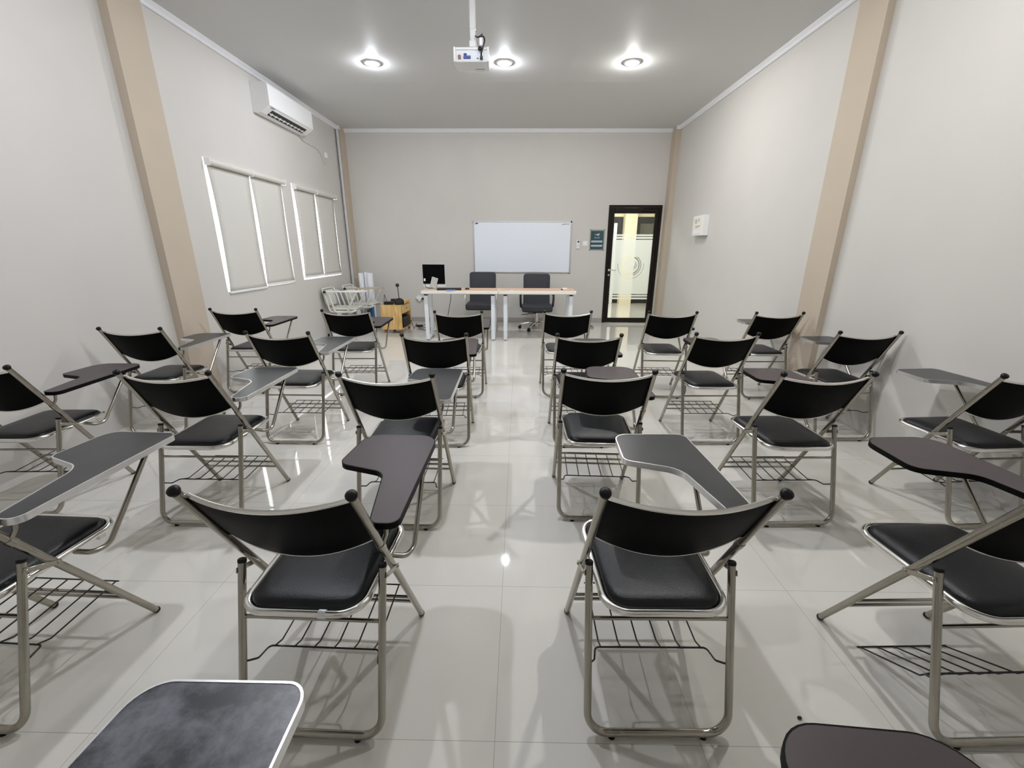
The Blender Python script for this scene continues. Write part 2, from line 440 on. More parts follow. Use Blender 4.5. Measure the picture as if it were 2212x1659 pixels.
def blind(label, y0, y1, ztop, zbot, ra=0, rb=0, xo=-3.108, bow=.030):
    t = thing('roller_blind', label, 'blind', (xo, (y0 + y1) / 2, zbot), 0, 'pale roller blinds on the left wall')
    hw = (y1 - y0) / 2; hh = ztop - zbot
    MB().tube([(.012, -hw - ra + .003, hh - .03), (.012, hw + rb - .003, hh - .03)], .03, 16).build('roller_tube', M_blind, t)
    for y in (-hw - ra, hw + rb): MB().box((-.02, y - .003, hh - .065), (.042, y + .003, hh + .005), .002).build('bracket', M_white, t)
    def fn(u, v):
        z = (hh - .05) * (1 - u) + .01 * u; y = (v * 2 - 1) * (hw - bow * math.sin(PI * u) ** .7)
        return V((-.012 + .006 * math.sin(u * 5) * .3 , y, z))
    f = MB().grid(fn, 24, 6)
    ob = f.build('fabric', M_blind, t)
    sol = ob.modifiers.new('thick', 'SOLIDIFY'); sol.thickness = .0012
    MB().box((-.02, -hw, -.012), (-.002, hw, .014), .004).build('bottom_bar', M_white, t)
    return t
blind('left blind of the larger window nearer the camera, its bar hanging lowest', 4.645, 5.352, 2.215, .905, .012, -.002)
blind('right blind of the larger window nearer the camera', 5.360, 6.040, 2.215, .932, -.001, .035)
blind('left blind of the smaller far window', 6.352, 6.992, 2.205, .963, .012, -.002)
blind('right blind of the smaller far window, beside the corner pipe', 7.000, 7.680, 2.205, .955, -.001, .035)

# ------------------------------------------------------------------ door + corridor
d = bpy.data.objects.new('door_1', None); COL.objects.link(d); d.location = (DX0, YB, 0); d['kind'] = 'structure'
dw = DX1 - DX0
fr = MB()
fr.box((0, -.012, 0), (.045, .09, DZ)).box((dw - .045, -.012, 0), (dw, .09, DZ)).box((.045, -.012, DZ - .045), (dw - .045, .09, DZ))
fr.build('door_frame', M_darkwood, d, False)
gx0, gx1, gz0, gz1 = .110, .845, .09, 1.985
lf = MB().box((.048, .0, .004), (gx0, .045, DZ - .048), .004).box((gx1, .0, .004), (dw - .048, .045, DZ - .048), .004)
lf.box((gx0, .0, .004), (gx1, .045, gz0), .004).box((gx0, .0, gz1), (gx1, .045, DZ - .048), .004)
lf.build('door_leaf', M_darkwood, d, False)
MB().box((gx0, .02, gz0), (gx1, .026, gz1)).build('glass_pane', M_glass, d, False)
film = MB(); cx, cz = 2.10 - DX0, 1.077
def sheet(z0, z1): film.add([V((gx0 - cx, 0, z0 - cz)), V((gx1 - cx, 0, z0 - cz)), V((gx1 - cx, 0, z1 - cz)), V((gx0 - cx, 0, z1 - cz))], [(0, 1, 2, 3)])
for a, b in ((1.597, 1.627), (1.549, 1.583), (.547, 1.533), (.499, .531), (.448, .481)): sheet(a, b)
fo = film.build('frosted_film', M_film, d, False); fo.location = (cx, .017, cz)
h = MB().lathe([(.022, 0), (.022, .008), (.012, .01), (.01, .05)], Matrix.Translation((.075, 0, .99)) @ Matrix.Rotation(PI / 2, 4, 'X'), 16)
h.tube(fillet([(.075, -.045, .99), (.085, -.052, .99), (.195, -.052, .988)], .01), .009, 10)
h.build('door_handle', M_chrome2, d)
MB().lathe([(.018, 0), (.018, .006)], Matrix.Translation((.075, 0, .9)) @ Matrix.Rotation(PI / 2, 4, 'X'), 16).build('lock_cylinder', M_chrome2, d)
cl = MB().box((dw - .34, -.035, DZ - .11), (dw - .1, 0, DZ - .07), .006)
cl.box((dw - .32, -.05, DZ - .062), (dw - .08, -.04, DZ - .045))
cl.build('door_closer', M_darkwood, d, False)

# corridor seen through the glass
CY = 11.445; cX0, cX1, cH = -.2, 5.4, 2.75
struct('floor_corridor', MB().box((cX0, YB, -.1), (cX1, CY + .3, 0)), M_floor)
struct('ceiling_corridor', MB().box((cX0, YB + WT, cH), (cX1, CY + .3, cH + .1)), M_white)
struct('wall_corridor_left', MB().box((cX0 - .1, YB + WT, 0), (cX0, CY + .3, cH)), M_corr)
struct('wall_corridor_right', MB().box((cX1, YB + WT, 0), (cX1 + .1, CY + .3, cH)), M_corr)
struct('wall_corridor_far', MB().box((cX0, CY + .05, 0), (cX1, CY + .3, cH)).box((cX0, CY, 2.135), (cX1, CY + .05, cH)), M_corr)
struct('wall_corridor_near', MB().box((cX0, YB + WT, 0), (DX0, YB + WT + .02, cH)).box((DX1, YB + WT, 0), (cX1, YB + WT + .02, cH)).box((DX0, YB + WT, DZ), (DX1, YB + WT + .02, cH)), M_corr)
struct('trim_12', MB().box((2.60, CY - .22, 0), (2.90, CY, cH)), M_corr)
struct('baseboard_corridor', MB().box((cX0, CY + .02, 0), (2.60, CY + .05, .1)).box((2.90, CY + .02, 0), (cX1, CY + .05, .1)), M_darkwood)
def cwin(name, x0, x1):
    f = MB(); z0, z1 = .1, 2.135
    f.box((x0, CY + .01, z0), (x0 + .14, CY + .05, z1)).box((x1 - .14, CY + .01, z0), (x1, CY + .05, z1)).box((x0 + .14, CY + .01, z1 - .15), (x1 - .14, CY + .05, z1)).box((x0 + .14, CY + .01, z0), (x1 - .14, CY + .05, z0 + .08))
    o = struct(name, f, M_dark)
    MB().box((x0 + .14, CY + .03, z0 + .08), (x1 - .14, CY + .045, z1 - .15)).build('window_pane', M_glassgrey, o, False)
cwin('window_3', 2.90, 4.6); cwin('window_4', .9, 2.60)
MB_ = MB().box((2.37, CY - .06, 0), (2.45, CY - .02, 1.985), .005)
t = MB_.build('notice_strip', M_paper); tag(t, 'narrow white strip standing by the dark corridor window, seen through the door glass', 'strip')

# ------------------------------------------------------------------ folding tablet chair
GROUP = 'folding tablet chairs in rows'
TUBE = .0112
KX, LX = .2125, .207
FA, FB = V((0, .447, .012)), V((0, -.013, .832))      # foot and head of the raked posts (y, z)
def post(s, t): q = FA.lerp(FB, t); return V((s * KX, q.y, q.z))
def zt(z): return (z - FA.z) / (FB.z - FA.z)
def tab_outline(kind):
    if kind == 'grey':
        pts = [(.268, .118), (.258, .69), (-.022, .69), (-.036, .472), (.142, .408), (.196, .118)]
        rr = [.030, .036, .055, .034, .09, .030]
    else:
        pts = [(.268, .118), (.260, .69), (-.02, .69), (-.036, .445), (.14, .392), (.190, .118)]
        rr = [.030, .075, .075, .045, .06, .030]
    return [(p.x, p.y) for p in fillet([V((a, b, 0)) for a, b in pts], rr, 8, True)]
def make_chair(kind, name='folding_tablet_chair'):
    root = thing(name, 'x', 'chair', (0, 0, 0), 0, GROUP)
    for s in (-1, 1):
        p = MB().tube([post(s, 0), post(s, .985)], TUBE, 14).build('back_post', M_chrome, root)
        a = post(s, .988); b = post(s, 1.006); M = axisM(a, b); L = (b - a).length
        MB().lathe([(.0118, 0), (.0138, .002), (.0148, L * .4), (.0142, L * .7), (.0105, L * .93), (.004, L)], M, 16).build('end_cap', M_rubber, p)
        a = post(s, 0) - V((0, -.004, .006)); b = post(s, .025)
        MB().lathe([(.0112, 0), (.0122, .003), (.0121, .010)], axisM(a, b), 14).build('foot_tip', M_rubber, p)
    # curved backrest
    nv = (V((0, FB.y - FA.y, FB.z - FA.z)).normalized()); up = nv; back = V((0, -up.z, up.y))   # rearward normal
    if back.y > 0: back = -back
    t0, t1 = zt(.612), zt(.797)
    def sheetpt(u, v, off=0):
        x = (u * 2 - 1) * (KX - .010); c = 1 - (u * 2 - 1) ** 2
        lo = post(0, t0) ; hi = post(0, t1)
        q = lo.lerp(hi, v) + back * (.040 * c + off) - up * (.036 * c * (1 - v))
        return V((x, q.y, q.z))
    n = 24; bk = MB(); th = .016
    for off in (0, -th): bk.grid(lambda u, v, off=off: sheetpt(u, v, off + (-.004 if off == 0 else .004) * (abs(v * 2 - 1) ** 6)), n, 8)
    K = (n + 1) * 9
    for i in range(n):
        for j in (0, 8): bk.f.append((i * 9 + j, (i + 1) * 9 + j, K + (i + 1) * 9 + j, K + i * 9 + j))
    for i in (0, n):
        for j in range(8): bk.f.append((i * 9 + j, i * 9 + j + 1, K + i * 9 + j + 1, K + i * 9 + j))
    bo = bk.build('backrest', M_vinyl, root)
    tr = MB().tube([sheetpt(i / 20, 1.012, -th * .5) for i in range(21)], .0062, 8)
    tr.tube([sheetpt(i / 20, -.006, -th * .35) for i in range(21)], .0034, 8)
    tr.build('edge_trim', M_chrome2, bo)
    # seat
    def seatz(y): return .4255
    out = fillet([V((x, y, 0)) for x, y in [(-.170, .036), (.170, .036), (.182, .450), (-.182, .450)]], [.072, .072, .07, .07], 8, True)
    loop = [V((p.x, p.y, seatz(p.y))) for p in out]
    sf = MB().tube(loop, .0105, 12, closed=True)
    for s in (-1, 1): sf.box((s * .158, .37, seatz(.42) - .03), (s * .176, .395, seatz(.42) - .004), .002)
    sf.build('seat_frame', M_chrome2, root)
    poly = [(p.x, p.y) for p in out]
    pad = MB(); levels = [(.014, -.010), (.010, -.002), (.0115, .008), (.017, .017), (.029, .023), (.05, .027), (.09, .029), (.13, .030)]
    n = len(poly); c = V((0, .245))
    for off, dz in levels:
        pp = offset(poly, -min(off, .03)) if off <= .03 else None
        if pp is None:
            base = offset(poly, -.03); f = 1 - (off - .03) / .16
            pp = [(c.x + (q[0] - c.x) * f, c.y + (q[1] - c.y) * f) for q in base]
        pad.v += [(q[0], q[1], seatz(q[1]) + dz) for q in pp]
    for i in range(len(levels) - 1):
        for k in range(n):
            l = (k + 1) % n; pad.f.append((i * n + k, i * n + l, (i + 1) * n + l, (i + 1) * n + k))
    pad.f.append(tuple(range(n))[::-1]); pad.f.append(tuple((len(levels) - 1) * n + k for k in range(n)))
    pad.build('seat_pad', M_seat, root)
    # rear U loop
    LT = V((0, .137, .508)); LB = V((0, 0, .0165))
    pts = fillet([(-LX, LT.y, LT.z), (-LX, LB.y, LB.z), (LX, LB.y, LB.z), (LX, LT.y, LT.z)], .062, 9)
    rl = MB().tube(pts, TUBE, 14).build('rear_leg_loop', M_chrome, root)
    ld = (LT - LB).normalized()
    for s in (-1, 1):
        a = V((s * LX, LT.y, LT.z)) - ld * .012; b = a + ld * .02
        MB().lathe([(.0119, .006), (.0123, .008), (.0123, .014), (.0105, .0165)], axisM(a, b), 14).build('leg_cap', M_rubber, rl)
        MB().lathe([(.011, 0), (.010, .012)], Matrix.Translation((s * .135, 0, .0)), 12).build('foot_pad', M_rubber, rl)
    def legp(z): k = (z - LB.z) / (LT.z - LB.z); return LB.lerp(LT, k)
    q = legp(.348); MB().tube([(-LX, q.y, q.z), (LX, q.y, q.z)], .0058, 8).build('stretcher', M_chrome, root)
    for z in (.185, .142):
        a = post(-1, zt(z)); b = post(1, zt(z)); MB().tube([a, b], .0058, 8).build('stretcher', M_chrome, root)
    # link plates
    for s in (-1, 1):
        a = V((s * (LX + .0135), .130, .478)); b = post(s, zt(.446)); b.x = s * (KX + .0125)
        dd = (b - a); M = Matrix.Translation(a) @ dd.to_track_quat('X', 'Z').to_matrix().to_4x4()
        lk = MB().box((-.008, -.0015, -.008), (dd.length + .008, .0015, .008), .001, M)
        lk.sphere(a, .005, 8, 6).sphere(b, .006, 8, 6)
        lk.build('link_plate', M_chrome, root)
    # wire basket
    bw = MB(); W = .0026
    fz, fy, rz_, ry = .198, .392, .196, .128
    bw.tube(fillet([(-.205, .058, .213), (-.182, .085, .196), (-.172, ry, rz_), (.172, ry, rz_), (.182, .085, .196), (.205, .058, .213)], .015, 4), W * 1.15, 6)
    bw.tube([(-.165, fy, fz), (.165, fy, fz)], W, 6)
    for i in range(6):
        x = -.155 + i * .062
        bw.tube(fillet([(x, fy, fz), (x, ry + .036, rz_ - .015), (x, ry - .004, rz_ + .003)], .014, 5), W, 6)
    bw.build('book_basket', M_wire, root)
    # tablet
    ol = tab_outline(kind); z1 = .662; th = .018
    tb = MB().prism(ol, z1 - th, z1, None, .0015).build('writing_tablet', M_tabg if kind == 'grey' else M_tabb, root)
    if kind == 'grey':
        MB().ring(ol, -.0015, .0025, z1 - th - .002, z1 + .0012).build('edge_strip', M_alu, tb)
    else:
        MB().ring(ol, -.001, .0022, z1 - th - .001, z1 - .0006).build('edge_strip', M_blackedge, tb)
    sup = fillet([(.180, .285, .418), (.222, .30, .404), (.236, .345, .400), (.236, .552, .628), (.226, .575, .643)], [0, .03, .05, .014, 0], 7)
    MB().tube(sup, .0088, 10).build('tablet_support', M_chrome, root)
    hp = MB(); a = post(1, zt(.585))
    hp.tube(fillet([(.218, a.y, a.z + .002), (.226, .138, .612), (.228, .142, .643)], .02, 4), .0065, 8)
    hp.box((.205, .135, .639), (.25, .2, .6438), .001)
    hp.lathe([(.0132, -.012), (.0132, .012)], axisM(post(1, zt(.58)), post(1, zt(.66))), 12)
    hp.build('tablet_hinge', M_chrome, root)
    return root
proto = {'grey': make_chair('grey'), 'brown': make_chair('brown')}
used = set()
CH = [  # x, y, rot(deg), tablet, label
 (-.596, .871, -1.48, 'brown', 'large chair left of the aisle in the foreground, brown tablet swung toward the aisle'),
 (.419, .891, .71, 'grey', 'large chair right of the aisle in the foreground, grey tablet with silver edge'),
 (-1.648, .869, -1.9, 'grey', 'foreground chair cut off by the left photo edge, long grey silver-edged tablet'),
 (1.414, .886, 2.17, 'brown', 'foreground chair cut off by the right photo edge, brown tablet reaching into view'),
 (-2.640, 1.915, 1.83, 'brown', 'chair by left wall, backrest half cut off by the photo edge, dark brown tablet'),
 (-1.628, 1.856, -.12, 'grey', 'third row from the desks, second chair from the left wall, shiny silver-edged tablet'),
 (-.602, 1.849, -.13, 'grey', 'chair left of the aisle directly in front of the large left foreground chair, grey tablet'),
 (.426, 1.935, -1.97, 'brown', 'chair right of the aisle directly in front of the large right foreground chair, brown tablet'),
 (1.433, 1.915, 1.76, 'brown', 'third row from the desks, second chair from the right wall, brown black-edged tablet'),
 (2.426, 1.923, 4.63, 'grey', 'chair against the right wall, backrest cut off by the photo edge, grey tablet'),
 (-2.736, 2.937, 1.94, 'grey', 'chair beside the left pilaster with its silver-edged tablet in front of the pilaster'),
 (-1.628, 2.821, -.18, 'grey', 'second row from the desks, second chair from the left wall, pale shining tablet'),
 (-.560, 2.79, 2.89, 'brown', 'second row from the desks, chair left of the aisle, brown tablet half behind its backrest'),
 (.471, 2.812, .15, 'brown', 'second row from the desks, chair right of the aisle, tablet hidden behind its backrest'),
 (1.415, 2.881, 1.62, 'brown', 'second row from the desks, second chair from the right wall, dark tablet corner showing left'),
 (2.439, 2.969, 1.38, 'grey', 'second row from the desks, chair by the right wall just before the pilaster, silver-edged tablet'),
 (-2.650, 3.939, .72, 'brown', 'front row chair nearest the left wall below the windows, brown tablet'),
 (-1.588, 3.901, 1.52, 'brown', 'front row chair before the wooden cabinet, brown black-edged tablet pointing at it'),
 (-.547, 3.86, .85, 'brown', 'front row chair left of the aisle, a slice of grey-lit tablet beyond its right post'),
 (.448, 3.911, -.06, 'grey', 'front row chair right of the aisle, before the swivel chair'),
 (1.397, 3.90, -1.25, 'brown', 'front row chair standing before the glass door'),
 (2.355, 3.899, 1.39, 'grey', 'front row chair nearest the right wall, thin silver tablet showing on its left'),
 (-.612, -.155, 0, 'grey', 'nearest chair at bottom left, only its scuffed grey tablet with bright edge in view'),
 (.374, -.2, -4, 'brown', 'nearest chair at bottom right, only the front of its brown tablet in view'),
]
for x, y, r, k, lab in CH:
    if k not in used: o = proto[k]; used.add(k)
    else: o = copy_tree(proto[k])
    o.location = (x, y, 0); o.rotation_euler = (0, 0, math.radians(r)); o['label'] = lab

t = MB().sphere((0, 0, .004), .006, 8, 6, (1.2, .8, .7)).build('crumb', M_black); t.location = (.873, .95, 0); tag(t, 'tiny black crumb on the floor behind the right foreground chairs', 'crumb')
for o in list(COL.objects):
    if o.type == 'EMPTY' and o.get('label', '').startswith('large chair left of the aisle'):
        f_ = [c for c in o.children if c.name.startswith('seat_frame')][0]
        MB().tube([(.058, .036, .4255), (.078, .036, .4255)], .0116, 12).build('tape_patch', M_paper, f_)['label'] = 'white tape patch'
# the basket of the right foreground chair has slipped off its front bar and hangs to the floor
for o in COL.objects:
    if o.type == 'EMPTY' and o.get('label', '').startswith('foreground chair cut off by the right'):
        b = [c for c in o.children if c.name.startswith('book_basket')][0]
        an = math.radians(-34.5)
        b.matrix_local = Matrix.Translation((0, .105, .149)) @ Matrix.Rotation(an, 4, 'X') @ Matrix.Translation((0, -.128, -.196))

# the nearest left tablet is scuffed grey
M_scuff = mat('scuffed_laminate', srgb(60, 61, 66), .33, spec=.42)
nt = NT(M_scuff); tc = nt.node('ShaderNodeTexCoord'); nz = nt.node('ShaderNodeTexNoise')
nz.inputs['Scale'].default_value = 11; nz.inputs['Detail'].default_value = 9; nz.inputs['Roughness'].default_value = .68; nz.inputs['Distortion'].default_value = .15
nt.link(tc.outputs['Object'], nz.inputs['Vector'])
rp = nt.node('ShaderNodeValToRGB'); e = rp.color_ramp.elements
e[0].position = .40; e[0].color = srgb(50, 51, 56); e[1].position = .72; e[1].color = srgb(122, 125, 133)
nt.link(nz.outputs['Fac'], rp.inputs['Fac']); nt.link(rp.outputs['Color'], nt.n['Principled BSDF'].inputs['Base Color'])
for o in list(COL.objects):
    if o.type == 'EMPTY' and o.get('label', '').startswith('nearest chair at bottom left'):
        tb = [c for c in o.children if c.name.startswith('writing_tablet')][0]
        tb.data = tb.data.copy(); tb.data.materials[0] = M_scuff

# ------------------------------------------------------------------ desks
def desk(label, x0, x1, lx):
    t = thing('desk', label, 'desk', ((x0 + x1) / 2, 6.8, 0), 0, 'white desks before the whiteboard')
    cx = (x0 + x1) / 2; y0, y1 = 6.48 - 6.8, 7.0 - 6.8
    pl = [(p.x, p.y) for p in fillet([V((x0 - cx, y0, 0)), V((x1 - cx, y0, 0)), V((x1 - cx, y1, 0)), V((x0 - cx, y1, 0))], .012, 4, True)]
    tp = MB().prism(pl, .720, .765, None, .004).build('tabletop', M_cream, t)
    MB().prism(offset(pl, -.008), .765, .7665).build('wood_surface', M_top, tp)
    for x in lx:
        x -= cx
        for yy in (6.56 - 6.8, 6.93 - 6.8): MB().box((x - .028, yy - .02, .012), (x + .028, yy + .02, .71), .003).build('leg', M_whitem, t)
        MB().box((x - .028, 6.58 - 6.8, .012), (x + .028, 6.91 - 6.8, .045), .003).build('foot_rail', M_whitem, t)
        MB().box((x - .028, 6.54 - 6.8, .687), (x + .028, 6.95 - 6.8, .720), .003).build('top_rail', M_whitem, t)
        for yy in (6.57, 6.92): MB().lathe([(.018, 0), (.018, .013)], Matrix.Translation((x, yy - 6.8, 0)), 12).build('levelling_foot', M_rubber, t)
    MB().box((lx[0] - cx + .028, -.07, .69), (lx[1] - cx - .028, -.03, .715)).build('crossbar', M_whitem, t, False)
    return t
desk('left white desk with pale wood top carrying the black-backed monitor', -1.475, -.313, (-1.415, -.395))
desk('right white desk with pale wood top, only a small white eraser near its right end', -.309, .858, (-.205, .79))

DT = .7667
# monitor seen from behind
t = thing('monitor', 'black-backed monitor on a silver stand at the left end of the desk', 'monitor', (-1.31, 6.74, DT), math.radians(-6))
MB().box((-.172, -.02, .081), (.172, .006, .371), .004).build('back_panel', M_vinyl, t, False)
MB().box((-.175, .006, .036), (.175, .018, .374), .003).build('bezel', M_white, t, False)
MB().box((-.172, -.012, .036), (.172, .006, .0805), .003).build('chin', M_white, t, False)
M = Matrix.Translation((-.02, -.03, .018)) @ Matrix.Rotation(math.radians(16), 4, 'Y')
MB().box((-.05, -.006, .004), (.05, .004, .165), .002, M).build('stand', M_silver, t, False)
MB().box((-.14, -.06, 0), (.06, .11, .006), .002).build('stand_base', M_silver, t, False)
MB().box((-.158, -.0225, .121), (-.133, -.02, .161), .001).build('sticker', M_paper, t, False)
MB().tube(smoothpath([(-.14, -.024, .106), (-.14, -.03, .06), (-.12, -.03, .03), (-.1, .02, .012), (-.05, .12, .008)]), .004, 8).build('signal_cable', M_black, t)
t = thing('keyboard', 'black keyboard lying on the desk in front of the monitor', 'keyboard', (-1.05, 6.63, DT), math.radians(8))
MB().box((-.2, -.07, 0), (.17, .07, .022), .004).build('case', M_black, t, False)
kb = MB()
for r in range(4):
    for c in range(14): kb.box((-.19 + c * .0255, -.058 + r * .03, .022), (-.168 + c * .0255, -.033 + r * .03, .028))
kb.build('keys', M_dark, t, False)
t = MB().box((-.07, -.05, 0), (.06, .05, .008), .001).build('folder', M_bluecard, None, False); t.location = (-1.02, 6.525, DT); t.rotation_euler = (0, 0, .05)
tag(t, 'thin light blue folder at the front edge of the left desk', 'folder')
m_ = MB().sphere((0, 0, .0), .05, 14, 8, (.75, 1.1, .55)); m_.v = [(x, y, max(0, z)) for x, y, z in m_.v]
t = m_.build('computer_mouse', M_black); t.location = (-.80, 6.72, DT); tag(t, 'black mouse on the desk right of the keyboard', 'mouse')
t = thing('board_eraser', 'small white eraser with a dark end lying on the right desk', 'eraser', (.70, 6.72, DT), .4)
MB().box((-.035, -.02, 0), (.045, .02, .03), .008).build('body', M_white, t)
MB().box((-.052, -.016, 0), (-.036, .016, .016), .003).build('felt_end', M_dark, t)
t = MB().box((-.025, -.014, 0), (.025, .014, .006), .001).build('paper_slip', M_paper, None, False); t.location = (-.112, 6.5, DT); tag(t, 'tiny white slip at the front edge near the desk joint', 'paper')

# ------------------------------------------------------------------ office chairs behind the desks
def cushion(w, d, h, r=.03, n=5):
    pl = [(p.x, p.y) for p in fillet([V((-w / 2, -d / 2, 0)), V((w / 2, -d / 2, 0)), V((w / 2, d / 2, 0)), V((-w / 2, d / 2, 0))], r, 6, True)]
    mb = MB(); L = []
    e = min(h * .45, .025)
    for k in range(n + 1): a = PI / 2 * k / n; L.append((e * (1 - math.sin(a)), e * (1 - math.cos(a))))
    for k in range(n + 1): a = PI / 2 * k / n; L.append((e * (1 - math.cos(a)), h - e * (1 - math.sin(a))))
    m = len(pl)
    for off, z in L: mb.v += [(q[0], q[1], z) for q in (offset(pl, -off) if off > 1e-6 else pl)]
    for i in range(len(L) - 1):
        for k in range(m): l = (k + 1) % m; mb.f.append((i * m + k, i * m + l, (i + 1) * m + l, (i + 1) * m + k))
    mb.f.append(tuple(range(m))[::-1]); mb.f.append(tuple((len(L) - 1) * m + k for k in range(m)))
    return mb
def xf(mb, M): mb.v = [tuple(M @ V(p)) for p in mb.v]; return mb
def office_common(t, w=.475, dz=0):
    xf(cushion(w + .05, .48, .105, .06), Matrix.Translation((0, -.03, .375 + dz))).build('seat', M_fabric, t)
    Mb = Matrix.Translation((0, .235, .42 + dz)) @ Matrix.Rotation(math.radians(-8), 4, 'X') @ Matrix.Rotation(PI / 2, 4, 'X') @ Matrix.Translation((0, .28, -.035))
    b = xf(cushion(w, .58, .075, .05), Mb).build('backrest', M_fabric, t)
    xf(cushion(w - .09, .24, .02, .04), Mb @ Matrix.Translation((0, .13, .068))).build('head_pad', M_fabric, b)
# left: sled base
t = thing('office_armchair', 'charcoal upholstered armchair on chrome tube legs behind the left desk', 'chair', (-.655, 7.62, 0), 0)
office_common(t, .475, -.02)
for s in (-1, 1):
    MB().tube(fillet([(s * .27, .22, .62), (s * .27, -.2, .62), (s * .27, -.26, .3), (s * .27, -.26, .014), (s * .27, .24, .014), (s * .23, .26, .014)], .05, 6), .014, 10).build('side_tube', M_chrome2, t)
    xf(cushion(.045, .26, .035, .02), Matrix.Translation((s * .27, 0, .625))).build('armrest', M_black, t)
MB().tube([(-.235, .26, .014), (.235, .26, .014)], .012, 10).build('rear_crossbar', M_chrome2, t)
MB().tube([(-.265, -.1, .35), (.265, -.1, .35)], .012, 10).build('seat_bar', M_chrome2, t)
# right: swivel
t = thing('swivel_chair', 'charcoal swivel chair on chrome star base with castors behind the right desk', 'chair', (.318, 7.56, 0), 0)
office_common(t, .475, -.042)
MB().tube([(0, 0, .06), (0, 0, .22)], .028, 14).tube([(0, 0, .22), (0, 0, .32)], .018, 14).build('gas_lift', M_chrome2, t)
MB().box((-.1, -.12, .303), (.1, .12, .333), .006).box((-.16, -.04, .293), (-.1, .0, .32), .006).build('mechanism', M_black, t)
MB().tube([(0, -.05, .293), (-.27, -.05, .262)], .006, 8).build('lever', M_black, t)
for k in range(5):
    a = math.radians(-118 + 72 * k); c, s_ = math.cos(a), math.sin(a)
    L = MB().tube([(0, 0, .115), (c * .13, s_ * .13, .115), (c * .29, s_ * .29, .078)], [.026, .02, .014], 10).build('star_leg', M_chrome2, t)
    Mw = Matrix.Translation((c * .3, s_ * .3, .0305)) @ Matrix.Rotation(a, 4, 'Z') @ Matrix.Rotation(PI / 2, 4, 'X')
    w = MB()
    for dz in (-.022, .006): w.lathe([(.026, dz), (.0302, dz + .003), (.0302, dz + .013), (.026, dz + .016)], Mw, 14)
    w.tube([(c * .29, s_ * .29, .04), (c * .29, s_ * .29, .075)], .007, 8)
    w.build('castor', M_black, L)
for s in (-1, 1):
    MB().tube(fillet([(s * .24, .1, .35), (s * .285, .06, .40), (s * .29, -.02, .585), (s * .285, .16, .60), (s * .24, .25, .60)], .05, 6), .019, 10).build('arm_tube', M_dark, t)
    xf(cushion(.05, .2, .04, .02), Matrix.Translation((s * .288, .06, .598))).build('armrest', M_black, t)

# ------------------------------------------------------------------ back wall items
t = thing('whiteboard', 'large aluminium-framed whiteboard on the back wall', 'whiteboard', (.052, YB, 1.39), 0)
MB().box((-.885, -.014, -.44), (.885, -.002, .44)).build('writing_surface', M_board, t, False)
f = MB().box((-.905, -.022, .438), (.905, 0, .457), .003).box((-.905, -.022, -.457), (.905, 0, -.438), .003).box((-.905, -.022, -.438), (-.886, 0, .438), .003).box((.886, -.022, -.438), (.905, 0, .438), .003)
f.build('frame', M_alu, t, False)
for sx in (-1, 1):
    for sz in (-1, 1):
        MB().box((sx * .880, -.025, sz * .434), (sx * .910, 0, sz * .462), .006).build('corner_cap', M_dark, t)
MB().add([V((.71, -.0146, .395)), V((.75, -.0146, .415)), V((.86, -.0146, .418)), V((.855, -.0146, .40)), V((.79, -.0146, .402)), V((.755, -.0146, .392))], [(0, 1, 2, 3, 4, 5)]).build('maker_mark', M_greyink, t, False)
MB().box((-.86, -.03, .41), (-.81, -.014, .425), .003).build('magnet', M_black, t, False)
t = thing('remote_control', 'white air conditioner remote in its holder right of the whiteboard', 'remote', (1.09, YB, 1.45), 0)
MB().box((-.032, -.024, -.078), (.032, .001, .078), .005).build('body', M_white, t)
MB().box((-.015, -.0255, .03), (.018, -.0238, .06)).build('screen', M_dark, t, False)
bt = MB()
for r in range(3):
    for c in range(2): bt.box((-.018 + c * .02, -.0255, -.01 - r * .018), (-.004 + c * .02, -.0235, 0 - r * .018))
bt.build('buttons', M_silver, t, False)
t = thing('light_switch', 'white square switch plate between the remote and the teal poster', 'switch', (1.22, YB, 1.465), 0)
MB().box((-.044, -.01, -.044), (.044, 0, .044), .003).build('plate', M_white, t, False)
MB().box((-.028, -.015, -.024), (.028, -.009, .03), .002).build('rocker', M_white, t, False)
t = thing('poster', 'teal poster with a white bird mark on clear acrylic beside the door', 'poster', (1.433, YB, 1.525), 0)
MB().box((-.135, -.016, -.185), (.135, -.013, .185)).build('acrylic_sheet', M_acryl, t, False)
MB().box((-.117, -.0125, -.16), (.117, -.008, .16)).build('print', M_teal, t, False)
def flat(pts, y=-.0128): return [V((x, y, z)) for x, z in pts]
bird = MB().add(flat([(-.05, .085), (-.03, .105), (-.01, .1), (.012, .112), (.045, .12), (.035, .098), (.04, .085), (.02, .075), (-.005, .082), (-.02, .092)]), [tuple(range(10))])
bird.build('bird_mark', M_paper, t, False)
tx = MB()
for i, w in enumerate((.018, .016, .014, .018, .016)): tx.add(flat([(-.055 + i * .021, .028), (-.055 + i * .021 + w, .028), (-.05 + i * .021 + w, .055), (-.05 + i * .021, .055)]), [(0, 1, 2, 3)])
tx.build('heading', M_greyink, t, False)
for zc in (-.025, -.1):
    pl = [(p.x, p.y) for p in fillet([V((-.108, zc - .017, 0)), V((.102, zc - .017, 0)), V((.102, zc + .017, 0)), V((-.108, zc + .017, 0))], .0165, 6, True)]
    p = MB().add(flat(pl), [tuple(range(len(pl)))]).build('white_band', M_paper, t, False)
    ln = MB()
    for i in range(9): ln.add(flat([(-.08 + i * .0175, zc - .003), (-.068 + i * .0175, zc - .003), (-.068 + i * .0175, zc + .003), (-.08 + i * .0175, zc + .003)], -.0131), [(0, 1, 2, 3)])
    ln.build('band_text', M_paperink, p, False)
